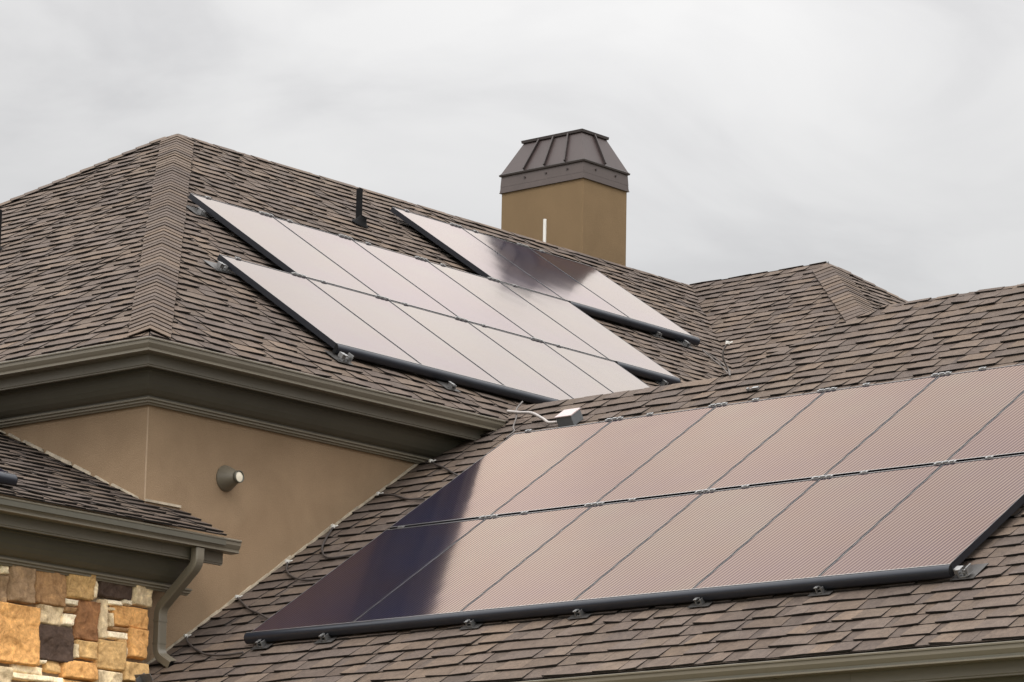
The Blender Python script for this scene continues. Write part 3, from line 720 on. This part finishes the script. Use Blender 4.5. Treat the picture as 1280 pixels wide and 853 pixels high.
# cone vent on the stucco wall
vo = thing('wall_vent', 'taupe cone shaped vent with cream mouth on the tan stucco wall', 'wall vent', (1.262, OV, -.797))
R = Matrix.Rotation(math.pi/2, 4, 'X')                  # local z -> -y (out of the wall)
R = Matrix.Translation((0, -.001, 0)) @ R
m_ = MB(); m_.lathe([(.098, 0), (.100, .006), (.098, .012), (.046, .118), (.044, .122)], R, 32); m_.build('cone', 'trim', vo, loc=(0, 0, 0))
m_ = MB(); m_.lathe([(.044, .118), (.047, .122), (.047, .150), (.043, .152), (.040, .150), (.038, .142)], R, 32); m_.build('collar', 'frieze', vo, loc=(0, 0, 0))
m_ = MB(); m_.lathe([(.038, .143), (.020, .147), (.001, .148)], R, 32); m_.build('mouth', 'cream', vo, loc=(0, 0, 0))

# junction box and conduit above the near array
X = FS @ Matrix.Translation((.83, -.262, .018))
bo = thing('junction_box', 'small grey junction box with a pale pink lid above the near array', 'junction box', mat=X)
m_ = MB(); m_.box((-.078, -.06, 0), (.078, .075, .085)); m_.build('box_body', 'boxgrey', bo, loc=(0, 0, 0), bevel=.004)
m_ = MB(); m_.box((-.083, -.065, .0855), (.083, .080, .096)); m_.build('box_lid', 'boxlid', bo, loc=(0, 0, 0), bevel=.003)
def surf(X, pts, h=.035): return [X @ Vector((u, v, h+(w if len(p_) > 2 else 0))) for p_ in pts for (u, v, w) in [tuple(p_)+(0,)*(3-len(p_))]]
def sm_path(P, n=8):                                    # Catmull-Rom
    P = [Vector(p) for p in P]; Q = [P[0]*2-P[1]]+P+[P[-1]*2-P[-2]]; out = []
    for i in range(1, len(Q)-2):
        for k in range(n):
            t = k/n; a, b, c, d = Q[i-1], Q[i], Q[i+1], Q[i+2]
            out.append(.5*((2*b)+(c-a)*t+(2*a-5*b+4*c-d)*t*t+(3*b-3*c+d-a)*t**3))
    out.append(P[-1]); return out
def cable(name, pts, r, mat, label, cat, group=None, clip_at=None, smooth=True):
    P = sm_path(pts) if smooth else [Vector(p) for p in pts]; o_ = Vector(P[0]); mb = MB(); mb.tube([p-o_ for p in P], r, 8)
    o = mb.build(name, mat, None, loc=(0, 0, 0)); o.location = o_+OFF; tag(o, label, cat, group)
    if clip_at is not None:
        m_ = MB(); c = Vector(clip_at)-o_; m_.box(c-Vector((.016, .010, .012)), c+Vector((.016, .010, .014))); m_.tube([c+Vector((.012, -.012, 0)), c+Vector((.035, -.02, .012))], .006, 6)
        m_.build('cable_clip', 'white', o, loc=(0, 0, 0), bevel=.003)
    return o
def sv(x, y, h=.035): return FS @ Vector((-y, (x-X0)*NS, h))
cable('conduit', [sv(3.99, -.02, .10), sv(3.97, -.15, .085), sv(3.93, -.32, .08), sv(3.84, -.50, .06), sv(3.77, -.62, .05), sv(3.76, -.76, .05)], .013, 'conduit', 'pale bent conduit running from the gutter end to the junction box', 'conduit')
cable('conduit', [sv(4.26, .08, .05), sv(4.1, .0, .06), sv(3.92, -.16, .07), sv(3.78, -.24, .05), sv(3.70, -.32, .05), sv(3.62, -.30, .04)], .007, 'cable2', 'thin looping grey conduit rising past the gutter end to the upper array', 'conduit')
gc = 'dark cables looping from the stucco wall to the near array'
cabs = [((3.36, .25), [(3.30, .14), (3.22, -.02), (3.10, -.22), (3.02, -.36)], 'highest, just below the frieze end'),
        ((2.88, .36), [(2.86, .22), (2.80, .06), (2.74, -.08), (2.70, -.28)], 'second from top'),
        ((2.40, .38), [(2.24, .30), (2.05, .16), (1.90, -.05), (1.90, -.28), (1.93, -.40)], 'deeply looped one in the middle'),
        ((1.89, .36), [(1.76, .24), (1.64, .05), (1.57, -.16), (1.58, -.34), (1.60, -.42)], 'third from the bottom'),
        ((1.40, .39), [(1.32, .26), (1.20, .06), (1.12, -.12), (1.03, -.30), (1.0, -.4)], 'second from the bottom'),
        ((.87, .375), [(.78, .26), (.66, .04), (.58, -.14), (.55, -.34), (.56, -.52)], 'lowest, near the downspout')]
for (cx, cy), pts, l in cabs:
    cable('cable', [sv(cx, cy, .04)]+[sv(a, b, .034) for a, b in pts], .0085, 'cable', f'dark cable clipped at the stucco wall, {l}', 'cable', gc, clip_at=sv(cx, cy, .045))
def fv(x, y, h=.035): return FF @ Vector((x, y*NF, h))
def s2v(x, y, h=.035): return FS2 @ Vector((-y, (x-(WV-A_))*NF, h))
cable('cable', [fv(10.36, 3.02, .05), fv(10.36, 2.90), fv(10.30, 2.72), fv(10.12, 2.48), fv(9.95, 2.30)], .0065, 'cable2', 'thin grey cable in the valley, left one of two', 'cable', 'cables crossing the valley')
cable('cable', [fv(10.38, 3.04, .05), fv(10.46, 2.92), fv(10.40, 2.74), fv(10.22, 2.50), fv(10.05, 2.34)], .0065, 'cable2', 'thin grey cable in the valley, right one of two', 'cable', 'cables crossing the valley')
cable('cable', [sv(4.20, -2.06, .04), sv(4.28, -1.99, .06), sv(4.28, -1.98, .16), sv(4.30, -2.00, .22), sv(4.32, -2.03, .25)], .008, 'cable2', 'short grey cable stub standing up right of the valley', 'cable', 'cables crossing the valley', clip_at=sv(4.32, -2.035, .258))
m_ = MB(); X = FS @ Matrix.Translation((2.50, -.10, .03)); m_.box((-.05, -.012, 0), (-.035, .012, .02), X=X); m_.box((.0, -.012, 0), (.055, .016, .018), X=X); m_.box((-.05, -.004, .0), (.0, .004, .01), X=X)
o = m_.build('roof_anchor', 'silver', loc=(0, 0, 0)); tag(o, 'tiny silver anchor on the shingles above the near array', 'roof anchor')

# panel array on the porch roof, only its right end shows
XP = FP_
skP = skirt(XP, -3.3, -1.20, -.42, 'dark grey skirt end on the low porch roof at the left edge')
M = XP @ Matrix.Translation((-2.20, -.42, HG)); place_panel(M, 'solar panel on the low porch roof, beyond the left picture edge', 'solar panels on the porch roof', [], 'glass_plain')

# ------------------------------------------------------------------ ground
mb = MB(); mb.poly([(-400, -400, GZ), (400, -400, GZ), (400, 400, GZ), (-400, 400, GZ)])
m, nt, out = new_mat('lawn'); b = N(nt, 'ShaderNodeBsdfPrincipled', Roughness=.95); tc = N(nt, 'ShaderNodeTexCoord')
n1 = N(nt, 'ShaderNodeTexNoise', Scale=.6, Detail=8.0, Roughness=.7); nt.links.new(tc.outputs['Object'], n1.inputs['Vector']); r = ramp(nt, [(.3, (.10, .105, .05)), (.7, (.19, .17, .11))])
nt.links.new(n1.outputs['Fac'], r.inputs[0]); nt.links.new(r.outputs[0], b.inputs['Base Color']); nt.links.new(b.outputs[0], out.inputs[0]); MAT['lawn'] = m
o = mb.build('ground', 'lawn', loc=(0, 0, GZ)); o['kind'] = 'structure'

# ------------------------------------------------------------------ sky, sun, camera
SUN_EL, SUN_AZ = math.radians(52), math.radians(215)    # azimuth of the direction towards the sun, counter-clockwise from +X
w = bpy.data.worlds.new('World'); S.world = w; w.use_nodes = True; nt = w.node_tree; nt.nodes.clear()
out = nt.nodes.new('ShaderNodeOutputWorld'); bg = N(nt, 'ShaderNodeBackground', Strength=.10)
sky = nt.nodes.new('ShaderNodeTexSky'); sky.sky_type = 'NISHITA'; sky.sun_disc = False; sky.sun_elevation = SUN_EL; sky.sun_rotation = math.pi/2-SUN_AZ; sky.dust_density = 3; sky.air_density = 1
tc = nt.nodes.new('ShaderNodeTexCoord'); mp = nt.nodes.new('ShaderNodeMapping'); mp.inputs['Scale'].default_value = (1, 1, 2.2); mp.inputs['Rotation'].default_value = (0, 0, .5)
nt.links.new(tc.outputs['Generated'], mp.inputs[0])
n1 = N(nt, 'ShaderNodeTexNoise', Scale=7.5, Detail=8.0, Roughness=.50, Distortion=.7); nt.links.new(mp.outputs[0], n1.inputs['Vector'])
cr = ramp(nt, [(.40, (.89, .89, .895)), (.50, (1.0, 1.0, 1.0)), (.60, (1.07, 1.07, 1.065))]); nt.links.new(n1.outputs['Fac'], cr.inputs[0])
sx = nt.nodes.new('ShaderNodeSeparateXYZ'); nt.links.new(tc.outputs['Generated'], sx.inputs[0])
gr = ramp(nt, [(0, (6.4, 6.4, 6.42)), (.16, (7.3, 7.3, 7.3)), (.33, (8.6, 8.5, 8.45)), (.47, (20., 19.7, 19.4)), (.62, (22.5, 22.1, 21.7)), (1, (24., 23.6, 23.2))]); nt.links.new(sx.outputs[2], gr.inputs[0])
# the cloud deck is brightest on the side where the sun stands behind it (behind the camera)
dt = N(nt, 'ShaderNodeVectorMath', operation='DOT_PRODUCT'); dt.inputs[1].default_value = (math.cos(SUN_AZ), math.sin(SUN_AZ), .45); nt.links.new(tc.outputs['Generated'], dt.inputs[0])
br = N(nt, 'ShaderNodeMapRange'); br.inputs[1].default_value = -.45; br.inputs[2].default_value = 1; br.inputs[3].default_value = 1; br.inputs[4].default_value = 1.9; nt.links.new(dt.outputs['Value'], br.inputs[0])
brm = N(nt, 'ShaderNodeVectorMath', operation='SCALE'); nt.links.new(gr.outputs[0], brm.inputs[0]); nt.links.new(br.outputs[0], brm.inputs['Scale'])
mu = N(nt, 'ShaderNodeMix', data_type='RGBA', blend_type='MULTIPLY'); mu.inputs[0].default_value = 1; nt.links.new(brm.outputs[0], mu.inputs[6]); nt.links.new(cr.outputs[0], mu.inputs[7])
# broad cloud masses: unseen bright ones added high up to shape the panel reflections, a heavier grey bank low on the right
def mass(az, el, lo, hi, a, b, src):
    az, el = math.radians(az), math.radians(el)
    d = N(nt, 'ShaderNodeVectorMath', operation='DOT_PRODUCT'); d.inputs[1].default_value = (math.cos(el)*math.cos(az), math.cos(el)*math.sin(az), math.sin(el)); nt.links.new(tc.outputs['Generated'], d.inputs[0])
    r_ = N(nt, 'ShaderNodeMapRange', interpolation_type='SMOOTHSTEP'); r_.inputs[1].default_value = lo; r_.inputs[2].default_value = hi; r_.inputs[3].default_value = a; r_.inputs[4].default_value = b; nt.links.new(d.outputs['Value'], r_.inputs[0])
    v = N(nt, 'ShaderNodeVectorMath', operation='SCALE'); nt.links.new(src, v.inputs[0]); nt.links.new(r_.outputs[0], v.inputs['Scale']); return v.outputs[0]
m1 = mass(68, 36, .955, .995, .80, 1.18, mu.outputs[2])
m2 = mass(30, 11, .985, 1.0, 1.0, .90, m1)
m3 = mass(34, 30, .93, .985, 1.0, 1.26, m2)
mx = N(nt, 'ShaderNodeMix', data_type='RGBA'); mx.inputs[0].default_value = .94; nt.links.new(sky.outputs[0], mx.inputs[6]); nt.links.new(m3, mx.inputs[7])
nt.links.new(mx.outputs[2], bg.inputs[0]); nt.links.new(bg.outputs[0], out.inputs[0])

sd = bpy.data.lights.new('sun', 'SUN'); sd.energy = 1.2; sd.angle = math.radians(14); sd.color = (1, .955, .89)
so = bpy.data.objects.new('sun', sd); col.objects.link(so)
dirv = Vector((math.cos(SUN_EL)*math.cos(SUN_AZ), math.cos(SUN_EL)*math.sin(SUN_AZ), math.sin(SUN_EL)))
so.rotation_euler = dirv.to_track_quat('Z', 'Y').to_euler(); so.location = (-10, -10, 20)

cd = bpy.data.cameras.new('camera'); co = bpy.data.objects.new('camera', cd); col.objects.link(co); S.camera = co
yaw, pitch, roll = .7109, .21024, .01914
fwd = Vector((math.cos(yaw)*math.cos(pitch), math.sin(yaw)*math.cos(pitch), math.sin(pitch)))
rt = Vector((math.sin(yaw), -math.cos(yaw), 0)); up = rt.cross(fwd)
Rr = rt*math.cos(roll)+up*math.sin(roll); Uu = -rt*math.sin(roll)+up*math.cos(roll)
m4 = Matrix(((Rr.x, Uu.x, -fwd.x, 0), (Rr.y, Uu.y, -fwd.y, 0), (Rr.z, Uu.z, -fwd.z, 0), (0, 0, 0, 1)))
co.matrix_world = Matrix.Translation(Vector((-17.996, -18.951, -5.5193))+OFF) @ m4
cd.sensor_width = 36; cd.lens = 4624.4/1280*36; cd.clip_start = .5; cd.clip_end = 3000
cd.shift_x = -1.6/1280; cd.shift_y = 0
S.view_settings.view_transform = 'Standard'; S.view_settings.look = 'None'; S.view_settings.exposure = .15; S.view_settings.gamma = 1
